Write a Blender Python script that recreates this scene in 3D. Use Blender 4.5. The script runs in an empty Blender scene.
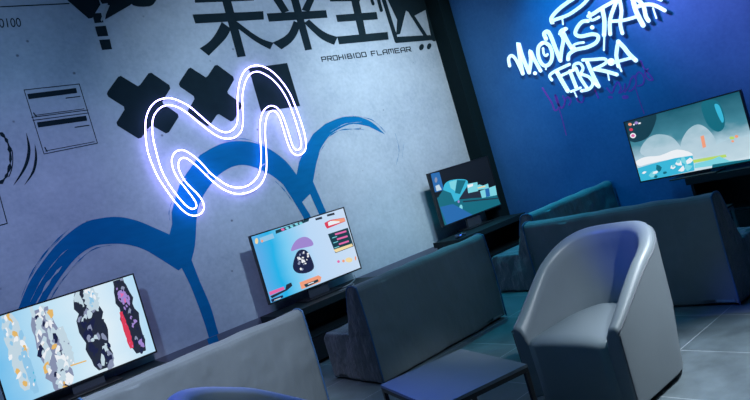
import bpy, bmesh, math, random
import numpy as np
from mathutils import Vector, Matrix
from mathutils.geometry import tessellate_polygon
random.seed(7)
C = bpy.context.scene.collection
PI = math.pi

# ---------------------------------------------------------------- camera
F, YAW, PITCH, ROLL, CH = 629.18, 0.902936, 0.0262012, -0.283675, 1.6
fw = np.array([math.cos(YAW)*math.cos(PITCH), math.sin(YAW)*math.cos(PITCH), -math.sin(PITCH)])
rt0 = np.array([math.sin(YAW), -math.cos(YAW), 0.0]); up0 = np.cross(rt0, fw)
cr, sr = math.cos(ROLL), math.sin(ROLL)
# image x axis, image y axis (down = -up)
ax = cr*rt0 + sr*up0; ay = -sr*rt0 + cr*up0
cam = bpy.data.cameras.new('camera'); co = bpy.data.objects.new('camera', cam); C.objects.link(co)
Mc = Matrix(((ax[0], ay[0], -fw[0], 0), (ax[1], ay[1], -fw[1], 0), (ax[2], ay[2], -fw[2], CH), (0, 0, 0, 1)))
co.matrix_world = Mc
cam.sensor_width = 36; cam.lens = F/750*36; cam.clip_start = 0.05; cam.clip_end = 100
bpy.context.scene.camera = co

def ray(x, y):
    return ax*(x-375)/F + ay*(200-y)/F + fw
def onY(x, y, D):
    d = ray(x, y); t = D/d[1]; return (d[0]*t, CH+d[2]*t)      # X, Z
def onX(x, y, D):
    d = ray(x, y); t = D/d[0]; return (d[1]*t, CH+d[2]*t)      # Y, Z

WY, WX = 6.10, 6.88       # planes of the mural wall and the blue wall
CEIL = 4.6

# ---------------------------------------------------------------- materials
def srgb(r, g, b):
    f = lambda c: (c/255/12.92) if c/255 <= .04045 else ((c/255+.055)/1.055)**2.4
    return (f(r), f(g), f(b), 1)
def mat(name, col, rough=.6, metal=0, emit=None, es=1, bump=0, bdist=.02, bscale=20, var=0, vscale=4, spec=.5, stretch=None, sheen=0, coat=0):
    m = bpy.data.materials.new(name); m.use_nodes = True
    n = m.node_tree; b = n.nodes['Principled BSDF']
    b.inputs['Base Color'].default_value = col
    b.inputs['Roughness'].default_value = rough; b.inputs['Metallic'].default_value = metal
    b.inputs['Specular IOR Level'].default_value = spec
    if sheen: b.inputs['Sheen Weight'].default_value = sheen
    if coat: b.inputs['Coat Weight'].default_value = coat; b.inputs['Coat Roughness'].default_value = .25
    if emit:
        b.inputs['Emission Color'].default_value = emit; b.inputs['Emission Strength'].default_value = es
    tc = n.nodes.new('ShaderNodeTexCoord'); mp = n.nodes.new('ShaderNodeMapping')
    n.links.new(tc.outputs['Object'], mp.inputs[0])
    if stretch: mp.inputs['Scale'].default_value = stretch
    if var:
        t = n.nodes.new('ShaderNodeTexNoise'); t.inputs['Scale'].default_value = vscale; t.inputs['Detail'].default_value = 8
        n.links.new(mp.outputs[0], t.inputs[0])
        mx = n.nodes.new('ShaderNodeMix'); mx.data_type = 'RGBA'
        mx.inputs['A'].default_value = tuple(c*(1-var) for c in col[:3])+(1,)
        mx.inputs['B'].default_value = tuple(min(1, c*(1+var)) for c in col[:3])+(1,)
        n.links.new(t.outputs['Fac'], mx.inputs['Factor']); n.links.new(mx.outputs['Result'], b.inputs['Base Color'])
    if bump:
        t = n.nodes.new('ShaderNodeTexNoise'); t.inputs['Scale'].default_value = bscale; t.inputs['Detail'].default_value = 5
        n.links.new(mp.outputs[0], t.inputs[0])
        bp = n.nodes.new('ShaderNodeBump'); bp.inputs['Strength'].default_value = bump; bp.inputs['Distance'].default_value = bdist
        n.links.new(t.outputs['Fac'], bp.inputs['Height']); n.links.new(bp.outputs[0], b.inputs['Normal'])
    return m

def concrete(name, c0, c1, rough=.75, pit=True):
    m = bpy.data.materials.new(name); m.use_nodes = True
    n = m.node_tree; L = n.links.new; b = n.nodes['Principled BSDF']; b.inputs['Roughness'].default_value = rough
    tc = n.nodes.new('ShaderNodeTexCoord')
    n1 = n.nodes.new('ShaderNodeTexNoise'); n1.inputs['Scale'].default_value = 1.6; n1.inputs['Detail'].default_value = 9; n1.inputs['Roughness'].default_value = .7
    n2 = n.nodes.new('ShaderNodeTexNoise'); n2.inputs['Scale'].default_value = 26; n2.inputs['Detail'].default_value = 6
    v = n.nodes.new('ShaderNodeTexVoronoi'); v.inputs['Scale'].default_value = 6.5
    for t in (n1, n2, v): L(tc.outputs['Object'], t.inputs[0])
    ad = n.nodes.new('ShaderNodeMath'); ad.operation = 'MULTIPLY_ADD'; ad.inputs[1].default_value = .5
    L(n2.outputs['Fac'], ad.inputs[0]); L(n1.outputs['Fac'], ad.inputs[2])
    r = n.nodes.new('ShaderNodeValToRGB'); r.color_ramp.elements[0].position = .52; r.color_ramp.elements[1].position = .98
    r.color_ramp.elements[0].color = c0; r.color_ramp.elements[1].color = c1
    L(ad.outputs[0], r.inputs[0])
    r2 = n.nodes.new('ShaderNodeValToRGB'); r2.color_ramp.elements[0].position = .045; r2.color_ramp.elements[1].position = .11
    r2.color_ramp.elements[0].color = (.35, .35, .38, 1) if pit else (1, 1, 1, 1); r2.color_ramp.elements[1].color = (1, 1, 1, 1)
    sx = n.nodes.new('ShaderNodeSeparateColor'); L(v.outputs['Color'], sx.inputs[0])
    lt = n.nodes.new('ShaderNodeMath'); lt.operation = 'LESS_THAN'; lt.inputs[1].default_value = .72; L(sx.outputs[0], lt.inputs[0])
    a3 = n.nodes.new('ShaderNodeMath'); a3.operation = 'ADD'; L(lt.outputs[0], a3.inputs[0]); L(v.outputs['Distance'], a3.inputs[1])
    L(a3.outputs[0], r2.inputs[0])
    mx = n.nodes.new('ShaderNodeMix'); mx.data_type = 'RGBA'; mx.blend_type = 'MULTIPLY'; mx.inputs['Factor'].default_value = 1
    L(r.outputs[0], mx.inputs['A']); L(r2.outputs[0], mx.inputs['B']); L(mx.outputs['Result'], b.inputs['Base Color'])
    bp = n.nodes.new('ShaderNodeBump'); bp.inputs['Strength'].default_value = .25; bp.inputs['Distance'].default_value = .01
    L(ad.outputs[0], bp.inputs['Height']); L(bp.outputs[0], b.inputs['Normal'])
    return m

M_wall = concrete('mural_concrete', (.29, .36, .44, 1), (.42, .50, .58, 1))
M_blue = concrete('blue_painted_concrete', (.016, .120, .34, 1), (.035, .165, .43, 1), pit=False)
M_ceil = mat('ceiling_black', (.02, .022, .03, 1), .9)
M_col = mat('column_black', (.003, .012, .016, 1), .8, bump=.1, spec=.1)
M_black = mat('black_laminate', (.007, .014, .018, 1), .55, bump=.05, bscale=60, spec=.25)
M_rail = mat('rail_grey', (.11, .13, .19, 1), .6, var=.2)
M_paint = mat('black_wall_paint', (.008, .020, .028, 1), .9, var=.25, vscale=9, spec=.1)
M_bluep = mat('blue_wall_paint', (.001, .135, .34, 1), .9, var=.18, vscale=6, stretch=(1, 1, 4), spec=.1)
M_pale = mat('pale_wall_paint', (.30, .36, .42, 1), .6)
M_purple = mat('purple_wall_paint', (.45, .05, .45, 1), .6, var=.3, vscale=20)
M_plast = mat('tv_plastic', (.010, .011, .014, 1), .35)
M_neck = mat('tv_stand_grey', (.05, .06, .08, 1), .4, metal=.3)
M_fab = mat('slipcover_fabric', (.15, .18, .20, 1), .85, bump=1, bdist=.045, bscale=2.6, var=.12, vscale=3, stretch=(1, 1, .45), sheen=.15)
M_fab2 = mat('slipcover_fabric_gathered', (.10, .125, .15, 1), .85, bump=1.0, bdist=.12, bscale=4, var=.15, vscale=3, stretch=(1.4, 1.4, .8), sheen=.15)
M_pipe = mat('slipcover_piping_blue_lit', (.045, .12, .26, 1), .6)  # blue light caught along the seams is put into this colour
M_leather = mat('armchair_leather', (.19, .225, .25, 1), .42, bump=.06, bscale=140, var=.06, vscale=5, coat=0)
M_seam = mat('armchair_seam', (.11, .125, .15, 1), .5)
M_ttop = mat('table_laminate', (.19, .22, .25, 1), .45, var=.05)
M_metal = mat('black_steel', (.02, .022, .026, 1), .35, metal=.6)
M_lsteel = mat('pale_steel', (.30, .34, .38, 1), .4, metal=.5)
M_cable = mat('grey_cable', (.20, .22, .26, 1), .5)
M_pad = mat('controller_plastic', (.02, .03, .06, 1), .35)
M_padlight = mat('controller_lamp', (.02, .05, .3, 1), emit=(.05, .2, 1, 1), es=1.6)
M_neon = mat('neon_tube', (.9, .88, 1, 1), .3, emit=(.46, .37, 1, 1), es=9.0)
M_clear = None
M_sign = mat('lit_letter_acrylic', (.35, .45, .5, 1), .3, emit=(.66, .95, 1.0, 1), es=1.08)
M_signside = mat('letter_return_added_glow', (.03, .06, .14, 1), .5, emit=(.40, .42, 1, 1), es=.8)  # glow added to the letter sides for a violet halo on the wall
M_clip = mat('neon_clip', (.5, .5, .7, 1), .3)

def emi(name, r, g, b, s=.9):
    m = bpy.data.materials.new(name); m.use_nodes = True
    n = m.node_tree; p = n.nodes['Principled BSDF']
    p.inputs['Base Color'].default_value = (.01, .01, .01, 1); p.inputs['Roughness'].default_value = .35
    p.inputs['Emission Color'].default_value = srgb(r, g, b); p.inputs['Emission Strength'].default_value = s
    return m
def emigrad(name, stops, axis='X', s=.9, noisew=0, nscale=3):
    """A picture shown by a lit screen: colour ramp across the screen's own face."""
    m = bpy.data.materials.new(name); m.use_nodes = True
    n = m.node_tree; p = n.nodes['Principled BSDF']; L = n.links.new
    p.inputs['Base Color'].default_value = (.01, .01, .01, 1); p.inputs['Roughness'].default_value = .35
    tc = n.nodes.new('ShaderNodeTexCoord'); sx = n.nodes.new('ShaderNodeSeparateXYZ')
    L(tc.outputs['Generated'], sx.inputs[0]); src = sx.outputs[axis]
    if noisew:
        t = n.nodes.new('ShaderNodeTexNoise'); t.inputs['Scale'].default_value = nscale; t.inputs['Detail'].default_value = 4
        L(tc.outputs['Generated'], t.inputs[0])
        a = n.nodes.new('ShaderNodeMath'); a.operation = 'MULTIPLY_ADD'; a.inputs[1].default_value = noisew
        L(t.outputs['Fac'], a.inputs[0]); L(src, a.inputs[2])
        a2 = n.nodes.new('ShaderNodeMath'); a2.operation = 'SUBTRACT'; a2.inputs[1].default_value = noisew/2
        L(a.outputs[0], a2.inputs[0]); src = a2.outputs[0]
    r = n.nodes.new('ShaderNodeValToRGB'); cr_ = r.color_ramp
    while len(cr_.elements) < len(stops): cr_.elements.new(.5)
    for e, (pos, c) in zip(cr_.elements, stops): e.position = pos; e.color = srgb(*c)
    L(src, r.inputs[0]); L(r.outputs[0], p.inputs['Emission Color']); p.inputs['Emission Strength'].default_value = s
    return m

def floor_mat():
    m = bpy.data.materials.new('floor_tiles'); m.use_nodes = True
    n = m.node_tree; L = n.links.new; b = n.nodes['Principled BSDF']
    tc = n.nodes.new('ShaderNodeTexCoord'); mp = n.nodes.new('ShaderNodeMapping')
    T = .66
    mp.inputs['Location'].default_value = (-(3.79 % T)+T*10, -(2.175 % T)+T*10, 0)
    L(tc.outputs['Object'], mp.inputs[0])
    br = n.nodes.new('ShaderNodeTexBrick'); br.offset = 0; br.squash = 1
    br.inputs['Scale'].default_value = 1; br.inputs['Brick Width'].default_value = T; br.inputs['Row Height'].default_value = T
    br.inputs['Mortar Size'].default_value = .0035; br.inputs['Mortar Smooth'].default_value = .3
    br.inputs['Color1'].default_value = (.085, .115, .135, 1); br.inputs['Color2'].default_value = (.105, .135, .155, 1); br.inputs['Mortar'].default_value = (.30, .34, .38, 1)
    L(mp.outputs[0], br.inputs[0])
    t = n.nodes.new('ShaderNodeTexNoise'); t.inputs['Scale'].default_value = 3; t.inputs['Detail'].default_value = 9; t.inputs['Roughness'].default_value = .7
    L(tc.outputs['Object'], t.inputs[0])
    r = n.nodes.new('ShaderNodeValToRGB'); r.color_ramp.elements[0].position = .3; r.color_ramp.elements[0].color = (.6, .6, .6, 1)
    r.color_ramp.elements[1].position = .7; r.color_ramp.elements[1].color = (1.35, 1.35, 1.35, 1)
    L(t.outputs['Fac'], r.inputs[0])
    mx = n.nodes.new('ShaderNodeMix'); mx.data_type = 'RGBA'; mx.blend_type = 'MULTIPLY'; mx.inputs['Factor'].default_value = 1
    L(br.outputs['Color'], mx.inputs['A']); L(r.outputs[0], mx.inputs['B']); L(mx.outputs['Result'], b.inputs['Base Color'])
    mr = n.nodes.new('ShaderNodeMapRange'); mr.inputs['To Min'].default_value = .25; mr.inputs['To Max'].default_value = .55
    L(t.outputs['Fac'], mr.inputs['Value']); L(mr.outputs[0], b.inputs['Roughness'])
    bp = n.nodes.new('ShaderNodeBump'); bp.inputs['Strength'].default_value = .08; L(t.outputs['Fac'], bp.inputs['Height']); L(bp.outputs[0], b.inputs['Normal'])
    return m
M_floor = floor_mat()

# ---------------------------------------------------------------- helpers
def link(name, me, mats, parent=None, loc=None, rz=0, smooth=False):
    o = bpy.data.objects.new(name, me); C.objects.link(o)
    for m in (mats if isinstance(mats, (list, tuple)) else [mats]): me.materials.append(m)
    if smooth:
        for p in me.polygons: p.use_smooth = True
    if parent: o.parent = parent
    if loc is not None: o.location = loc; o.rotation_euler = (0, 0, rz)
    return o
def obj(name, bm, mats, parent=None, loc=None, rz=0, smooth=False, recalc=True):
    me = bpy.data.meshes.new(name)
    if recalc: bmesh.ops.recalc_face_normals(bm, faces=bm.faces)
    bm.to_mesh(me); bm.free()
    return link(name, me, mats, parent, loc, rz, smooth)
def empty(name, label, cat, loc=(0, 0, 0), rz=0, group=None):
    o = bpy.data.objects.new(name, None); C.objects.link(o); o.location = loc; o.rotation_euler = (0, 0, rz)
    o.empty_display_size = .1
    return tag(o, label, cat, group)
def tag(o, label, cat, group=None):
    o['label'] = label; o['category'] = cat
    if group: o['group'] = group
    return o
def struct(o, label=None):
    o['kind'] = 'structure'
    if label: o['label'] = label
    return o
def box(bm, x0, x1, y0, y1, z0, z1, bev=0):
    r = bmesh.ops.create_cube(bm, size=1)
    bmesh.ops.scale(bm, vec=(x1-x0, y1-y0, z1-z0), verts=r['verts'])
    bmesh.ops.translate(bm, vec=((x0+x1)/2, (y0+y1)/2, (z0+z1)/2), verts=r['verts'])
    if bev:
        ed = {e for v in r['verts'] for e in v.link_edges}
        bmesh.ops.bevel(bm, geom=list(ed), offset=bev, segments=2, affect='EDGES', profile=.6)
    return bm
def bx(*a, bev=0): return box(bmesh.new(), *a, bev=bev)
def tube(bm, pts, r, closed=False, n=8, cap=True):
    pts = [Vector(p) for p in pts]; N = len(pts); rings = []
    prev = None
    for i, p in enumerate(pts):
        a = pts[(i-1) % N] if (closed or i > 0) else p
        b = pts[(i+1) % N] if (closed or i < N-1) else p
        d = (b-a).normalized()
        if prev is None:
            s = Vector((0, 0, 1)) if abs(d.z) < .9 else Vector((1, 0, 0))
            u = d.cross(s).normalized()
        else:
            u = (prev - d*prev.dot(d)).normalized()
        prev = u; w = d.cross(u)
        rr = r[i] if isinstance(r, (list, tuple)) else r
        rings.append([bm.verts.new(p+u*rr*math.cos(2*PI*k/n)+w*rr*math.sin(2*PI*k/n)) for k in range(n)])
    for i in range(N if closed else N-1):
        A, B = rings[i], rings[(i+1) % N]
        off = 0
        if closed and i == N-1:   # align the seam
            off = min(range(n), key=lambda k: (A[0].co-B[k].co).length)
        for k in range(n):
            bm.faces.new((A[k], A[(k+1) % n], B[(k+1+off) % n], B[(k+off) % n]))
    if not closed and cap:
        bm.faces.new(rings[0]); bm.faces.new(rings[-1][::-1])
    return bm
def catmull(pts, sub=5, closed=False):
    P = [np.array(p, float) for p in pts]; N = len(P); out = []
    for i in range(N if closed else N-1):
        p0 = P[(i-1) % N] if (closed or i > 0) else P[0]; p1 = P[i]
        p2 = P[(i+1) % N]; p3 = P[(i+2) % N] if (closed or i+2 < N) else P[-1]
        for k in range(sub):
            t = k/sub
            out.append(.5*((2*p1)+(-p0+p2)*t+(2*p0-5*p1+4*p2-p3)*t*t+(-p0+3*p1-3*p2+p3)*t**3))
    if not closed: out.append(P[-1])
    return out
def ribbon(pts, w):
    """outline (list of 2D points) of a brush stroke along pts; w number or list; round ends"""
    P = [np.array(p, float) for p in pts]; N = len(P)
    W = w if isinstance(w, (list, tuple)) else [w]*N
    Lf, Rt = [], []
    for i in range(N):
        a = P[max(i-1, 0)]; b = P[min(i+1, N-1)]; d = b-a; d = d/(np.hypot(*d)+1e-9); nrm = np.array([-d[1], d[0]])
        Lf.append(P[i]+nrm*W[i]/2); Rt.append(P[i]-nrm*W[i]/2)
    def cap(c, frm, d, r):
        out = []
        a0 = math.atan2(*(frm-c)[::-1])
        for k in range(1, 5):
            a = a0-PI*k/5; out.append(c+r*np.array([math.cos(a), math.sin(a)]))
        return out
    e = cap(P[-1], Lf[-1], None, W[-1]/2); s = cap(P[0], Rt[0], None, W[0]/2)
    return Lf+e+Rt[::-1]+s
def ribbon_mesh(bm, pts, w, to3, depth, off, closed=False):
    """quads strip plus round end discs, extruded towards the room: to3(x,y,off)->Vector"""
    P = [np.array(p, float) for p in pts]; N = len(P)
    W = w if isinstance(w, (list, tuple)) else [w]*N
    prof = []
    for i in range(N):
        a = P[max(i-1, 0)]; b = P[min(i+1, N-1)]; d = b-a; d = d/(np.hypot(*d)+1e-9); nrm = np.array([-d[1], d[0]])
        prof.append((P[i]+nrm*W[i]/2, P[i]-nrm*W[i]/2))
    fr = [[bm.verts.new(to3(q[0], q[1], off+depth)) for q in pr] for pr in prof]
    bk = [[bm.verts.new(to3(q[0], q[1], off)) for q in pr] for pr in prof]
    for i in range(N-1):
        f = bm.faces.new((fr[i][0], fr[i+1][0], fr[i+1][1], fr[i][1]))
        for s in (0, 1):
            g = bm.faces.new((fr[i][s], bk[i][s], bk[i+1][s], fr[i+1][s])); g.material_index = 1
    for c, wd in ((P[0], W[0]), (P[-1], W[-1])):
        n = 12
        f1 = [bm.verts.new(to3(c[0]+wd/2*math.cos(2*PI*k/n), c[1]+wd/2*math.sin(2*PI*k/n), off+depth)) for k in range(n)]
        b1 = [bm.verts.new(to3(c[0]+wd/2*math.cos(2*PI*k/n), c[1]+wd/2*math.sin(2*PI*k/n), off)) for k in range(n)]
        bm.faces.new(f1)
        for k in range(n):
            g = bm.faces.new((f1[k], b1[k], b1[(k+1) % n], f1[(k+1) % n])); g.material_index = 1
    return bm

# points on the two walls, from where they stand in the photograph
def wl(x, y, off=.002):
    X, Z = onY(x, y, WY); return Vector((X, WY-off, Z))
def wr(x, y, off=.002):
    Y, Z = onX(x, y, WX); return Vector((WX-off, Y, Z))
def flat(polys, to3=wl, off=.002):
    bm = bmesh.new()
    for k, pl in enumerate(polys):
        fill(bm, pl, [to3(p[0], p[1], off+.0004*k) for p in pl])
    return bm
def fill(bm, pl, P3, mi=0, out=(-1, -1, 0)):
    """fill one outline that may be concave; every face looks into the room"""
    vs = [bm.verts.new(p) for p in P3]
    for t in tessellate_polygon([[Vector((p[0], p[1], 0)) for p in pl]]):
        a, b, c = (vs[i] for i in t)
        if (b.co-a.co).cross(c.co-a.co).dot(Vector(out)) < 0: b, c = c, b
        try: f = bm.faces.new((a, b, c)); f.material_index = mi
        except ValueError: pass
def strokes(lst, to3=wl, off=.002):
    """lst of (pts, width_px): flat quads along each stroke, round ends"""
    bm = bmesh.new()
    for k, (P, w) in enumerate(lst):
        P = [np.array(p, float) for p in P]; N = len(P); W = w if isinstance(w, (list, tuple)) else [w]*N; o_ = off+.0001*(k % 9)
        pr = []
        for i in range(N):
            d = P[min(i+1, N-1)]-P[max(i-1, 0)]; d = d/(np.hypot(*d)+1e-9); n_ = np.array([-d[1], d[0]])*W[i]/2
            pr.append((P[i]+n_, P[i]-n_))
        V = [[bm.verts.new(to3(q[0], q[1], o_)) for q in p] for p in pr]
        for i in range(N-1):
            q = [V[i][0], V[i+1][0], V[i+1][1], V[i][1]]
            f = bm.faces.new(q); f.normal_update()
            if f.normal.dot(Vector((-1, -1, 0))) < 0: f.normal_flip()
        for c, wd in ((P[0], W[0]), (P[-1], W[-1])):
            f = bm.faces.new([bm.verts.new(to3(c[0]+wd/2*math.cos(a), c[1]+wd/2*math.sin(a), o_+.00005)) for a in np.linspace(0, 2*PI, 11)[:-1]])
            f.normal_update()
            if f.normal.dot(Vector((-1, -1, 0))) < 0: f.normal_flip()
    return bm
def sm(pts, sub=4, closed=True): return catmull(pts, sub, closed)

# ---------------------------------------------------------------- room
X0, Y0 = -4.0, -4.0
fl = struct(obj('floor', bx(X0, WX+.2, Y0, WY+.2, -.1, 0), M_floor), 'dark grey square tiled floor with pale joints')
cl = struct(obj('ceiling', bx(X0, WX+.2, Y0, WY+.2, CEIL, CEIL+.1), M_ceil))
wallL = struct(obj('wall_left', bx(X0, WX+.2, WY, WY+.2, 0, CEIL), M_wall), 'pale blue-grey concrete wall with painted mural')
wallR = struct(obj('wall_right', bx(WX, WX+.2, Y0, WY, 0, CEIL), M_blue), 'deep blue painted wall')
struct(obj('wall_column', bx(6.66, WX, 5.86, WY, 0, CEIL), M_col), 'black square column in the corner')
struct(obj('wall_back', bx(X0-.2, X0, Y0, WY, 0, CEIL), mat('back_wall_dark', (.05, .06, .09, 1), .8)))
struct(obj('wall_front', bx(X0, WX+.2, Y0-.2, Y0, 0, CEIL), mat('front_wall_dark', (.05, .06, .09, 1), .8)))
rail = struct(obj('trim_1', bx(X0, 6.66, WY-.018, WY, .495, .585), M_rail), 'dark grey wall protection rail running low along the mural wall')

def mural(name, bm, m, label=None):
    o = obj(name, bm, m, wallL, recalc=False)
    if label: o['label'] = label
    return o
# big black lettering: mi, rai, and two cropped signs
mural('painted_character', flat([
    [(194, -3), (195, 2.8), (254, .6), (253, -5)],
    [(192.4, 14.6), (263.2, 11.2), (263.9, 19.6), (195.3, 23.6)],
    [(221, -3), (230, -3), (245.7, 56.3), (237.4, 57.4)],
    sm([(221.6, 22), (216, 33), (209, 42), (199.6, 48.4)], 3, False)+sm([(208.6, 55.8), (218, 46.5), (226, 38), (231, 29)], 3, False),
    sm([(236, 21), (252, 33), (263, 39.5), (273.4, 42.8)], 3, False)+sm([(270, 49.5), (256, 42), (243, 32.5), (233, 25)], 3, False)]), M_paint, 'large black painted character with a cross bar and two sweeping legs')
mural('painted_character', flat([
    [(266.6, 13.5), (326, 10.2), (327.4, 17.8), (268.9, 21.8)],
    [(290, -3), (298, -3), (312, 49.5), (305, 50.6)],
    [(272, -2), (281, -2), (289, 11), (282, 13.5)],
    [(308, -3), (315.5, -3), (309, 12), (301.5, 10)],
    sm([(293.6, 21), (289, 32), (282, 38), (272.3, 42.7)], 3, False)+sm([(281.3, 49.5), (291, 42.5), (297, 34), (300.5, 24)], 3, False),
    sm([(309, 19.5), (319, 28.5), (328, 34), (337.5, 37)], 3, False)+sm([(334, 45), (322, 39.5), (311, 30), (304, 23)], 3, False)]), M_paint, 'large black painted character with six strokes crossing')
mural('painted_character', flat([
    [(335.6, 15), (376.4, 12), (377.8, 19.4), (337.4, 22)],
    [(337, 36.6), (387.4, 32), (388.6, 39.6), (339, 44.4)],
    [(350, -4), (358, -4), (366, 34.5), (359, 35.2)],
    [(328.5, -4), (360, -5), (360, 1), (330, 1.6)],
    ribbon([(370.5, -3), (373, 4)], 3), ribbon([(377.5, -3), (381.2, 10.5)], 3.2)]), M_paint, 'large black painted character of stacked bars with drips')
mural('painted_character', flat([
    ribbon([(382.5, -4), (396.5, 41)], 4), [(394.5, 37), (430, 35), (434, 40), (395.8, 43.2)],
    ribbon([(425, -4), (434, 39)], 5),
    [(386, -4), (399, -4), (406, 10), (400, 34), (396, 35), (397, 20), (389, 3)],
    [(397, -4), (428, -4), (429, 8), (414, 16), (402, 8)],
    ribbon([(410, 12), (426, 37)], 3.4)]), M_paint, 'black painted box with a leaning figure inside')
mural('painted_dot', flat([[(421.4+2.4*math.cos(a)-.6*math.sin(a), 47.2+3.2*math.sin(a)) for a in np.linspace(0, 2*PI, 14)[:-1]]]), M_paint)
mural('painted_dot', flat([[(429+2.2*math.cos(a)-.6*math.sin(a), 46.3+3.1*math.sin(a)) for a in np.linspace(0, 2*PI, 14)[:-1]]]), M_paint)

def text_on_wall(name, s, p0, p1, hpx, parent, to3, m, stretch=True, bold=.0):
    cu = bpy.data.curves.new(name, 'FONT'); cu.body = s; cu.offset = bold
    t = bpy.data.objects.new(name, cu); C.objects.link(t)
    dg = bpy.context.evaluated_depsgraph_get(); me = bpy.data.meshes.new_from_object(t.evaluated_get(dg))
    bpy.data.objects.remove(t); bpy.data.curves.remove(cu)
    xs = [v.co.x for v in me.vertices]; ys = [v.co.y for v in me.vertices]
    a = to3(*p0); b = to3(*p1); top = to3(p0[0]+hpx[0], p0[1]+hpx[1])
    for v in me.vertices:
        u = (v.co.x-min(xs))/(max(xs)-min(xs)); w = (v.co.y-min(ys))/(max(ys)-min(ys))
        v.co = a+(b-a)*u+(top-a)*w
    return link(name, me, m, parent)
# wide square-cut lettering of the notice: each letter as strokes in a 0..1 box (x right, y up)
GL = {'P': [[(0, 0), (0, 1), (1, 1), (1, .42), (.12, .42)]], 'R': [[(0, 0), (0, 1), (1, 1), (1, .45), (.12, .45)], [(.45, .45), (1, 0)]],
      'O': [[(0, 0), (0, 1), (1, 1), (1, 0), (0, 0)]], 'H': [[(0, 0), (0, 1)], [(1, 0), (1, 1)], [(0, .5), (1, .5)]],
      'I': [[(.5, 0), (.5, 1)]], 'B': [[(0, 0), (0, 1), (.9, 1), (.9, .52), (0, .52)], [(.9, .52), (1, .5), (1, 0), (0, 0)]],
      'D': [[(0, 0), (0, 1), (.8, 1), (1, .8), (1, 0), (0, 0)]], 'F': [[(0, 0), (0, 1), (1, 1)], [(0, .48), (.8, .48)]],
      'L': [[(0, 1), (0, 0), (1, 0)]], 'A': [[(0, 0), (0, .75), (.3, 1), (1, 1), (1, 0)], [(0, .42), (1, .42)]],
      'M': [[(0, 0), (0, 1), (1, 1), (1, 0)], [(.5, 1), (.5, .25)]], 'E': [[(1, 1), (0, 1), (0, 0), (1, 0)], [(0, .5), (.85, .5)]]}
st_ = []; cells = []; xx = 0
for c_ in 'PROHIBIDO FLAMEAR':
    w_ = {'I': .28, ' ': .55, 'M': 1.15}.get(c_, 1.0); cells.append((c_, xx, w_)); xx += w_+.42
xx -= .42
for c_, x_, w_ in cells:
    for gl in GL.get(c_, []):
        pts = []
        for a, b_ in gl:
            u = (x_+a*w_)/xx
            pts.append((322.3+(411.0-322.3)*u-1.2*b_, 61.6-10.3*u-4.3*b_))
        for k in range(len(pts)-1): st_.append(([pts[k], pts[k+1]], .95))
mural('painted_notice', strokes(st_), M_paint, 'small black painted words PROHIBIDO FLAMEAR')
text_on_wall('painted_number', '00100', (-6, 28.2), (21.6, 26.8), (-1.6, -9.2), wallL, wl, M_paint)['label'] = 'black painted digits 00100'
mural('painted_line', strokes([([(-8, 7.3), (69, 3.6)], 1.1)]), M_paint)
mural('painted_emblem', flat([
    [(62, -5), (67, 0), (88.5, 18.7), (92.2, 18), (100.5, 4.5), (97, -5)],
    [(109, -5), (105, 19.5), (108, 18), (130.5, 5), (140, -5)],
    [(92, 13.5), (101, 13), (103.5, 22.5), (94.5, 23.2)],
    [(94.8, 26.7), (105.7, 25.8), (108.3, 36), (97.7, 36.7)],
    [(99, 40), (109.6, 39.3), (112, 49.2), (102, 50)],
    [(97, -5), (112, -5), (109, 3), (102, 4)],
    sm([(130, -4), (156, -5), (155, 2), (149, 6.5), (133, 5.5)], 3)]), M_paint, 'black painted angular wings above three small squares')
mural('painted_dagger', flat([[(106, 5), (109.5, 5.5), (106, 14), (101.5, 22), (100.5, 20), (103.5, 12)]], off=.006), M_pale, 'pale slim dagger painted over the black emblem')
g = lambda a, b, w=1: ([a, b], w)
mural('painted_panel', strokes([
    g((24, 90), (79.2, 84), .8), g((79.2, 84), (97.4, 143.2), .8), g((97.4, 143.2), (44, 154), .8), g((44, 154), (24, 90), .8),
    g((31.7, 117.4), (87.7, 110), .8), g((33, 120.4), (88.5, 113), .8)])
    , M_paint, 'thin black outline of a two-part info panel')
mural('painted_bar', flat([[(27.2, 94), (76, 88), (77.2, 93), (28.6, 99.3)]]), M_paint)
mural('painted_bar', flat([[(36.8, 122.4), (86, 115.6), (87.2, 120.6), (38.2, 127.6)]]), M_paint)
mural('painted_dash', strokes([g((66, 98.2), (80, 96.4), 1), g((75, 127.3), (89, 125.3), 1), g((34.5, 115.5), (84, 108.8), .7), g((45.5, 151), (94, 141.8), .7), g((33.5, 113), (36, 116), 1.2), g((44.8, 147.5), (47, 151.5), 1.2)]), M_paint)
arc = [(-6+16.5*math.cos(a), 158+27*math.sin(a)) for a in np.linspace(-1.5, 1.5, 24)]
wv = [2.6+1.6*math.sin(i*2.3)+.6*math.sin(i*5.1) for i in range(24)]
mural('painted_ring', strokes([(arc, wv), ([(x+2.3, y+1) for x, y in arc[9:18]], 1)]), M_paint, 'rough black brushed ring cropped by the picture edge')
def crescent(pts, wmax):
    p = sm(pts, 5, False); n = len(p); return (p, [max(.15, wmax*math.sin(PI*i/(n-1))) for i in range(n)])
mural('painted_crescent', strokes([crescent([(26.3, 133), (29, 150), (25, 167), (13.5, 185.5)], 3.4)]), M_paint)
mural('painted_crescent', strokes([crescent([(34.8, 144), (36, 158), (33, 172), (24.5, 185)], 2.8)]), M_paint)
mural('painted_corner', strokes([g((-3, 186), (7.2, 223.4), 1), g((7.2, 223.4), (-6, 227), 1)]), M_paint)
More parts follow.
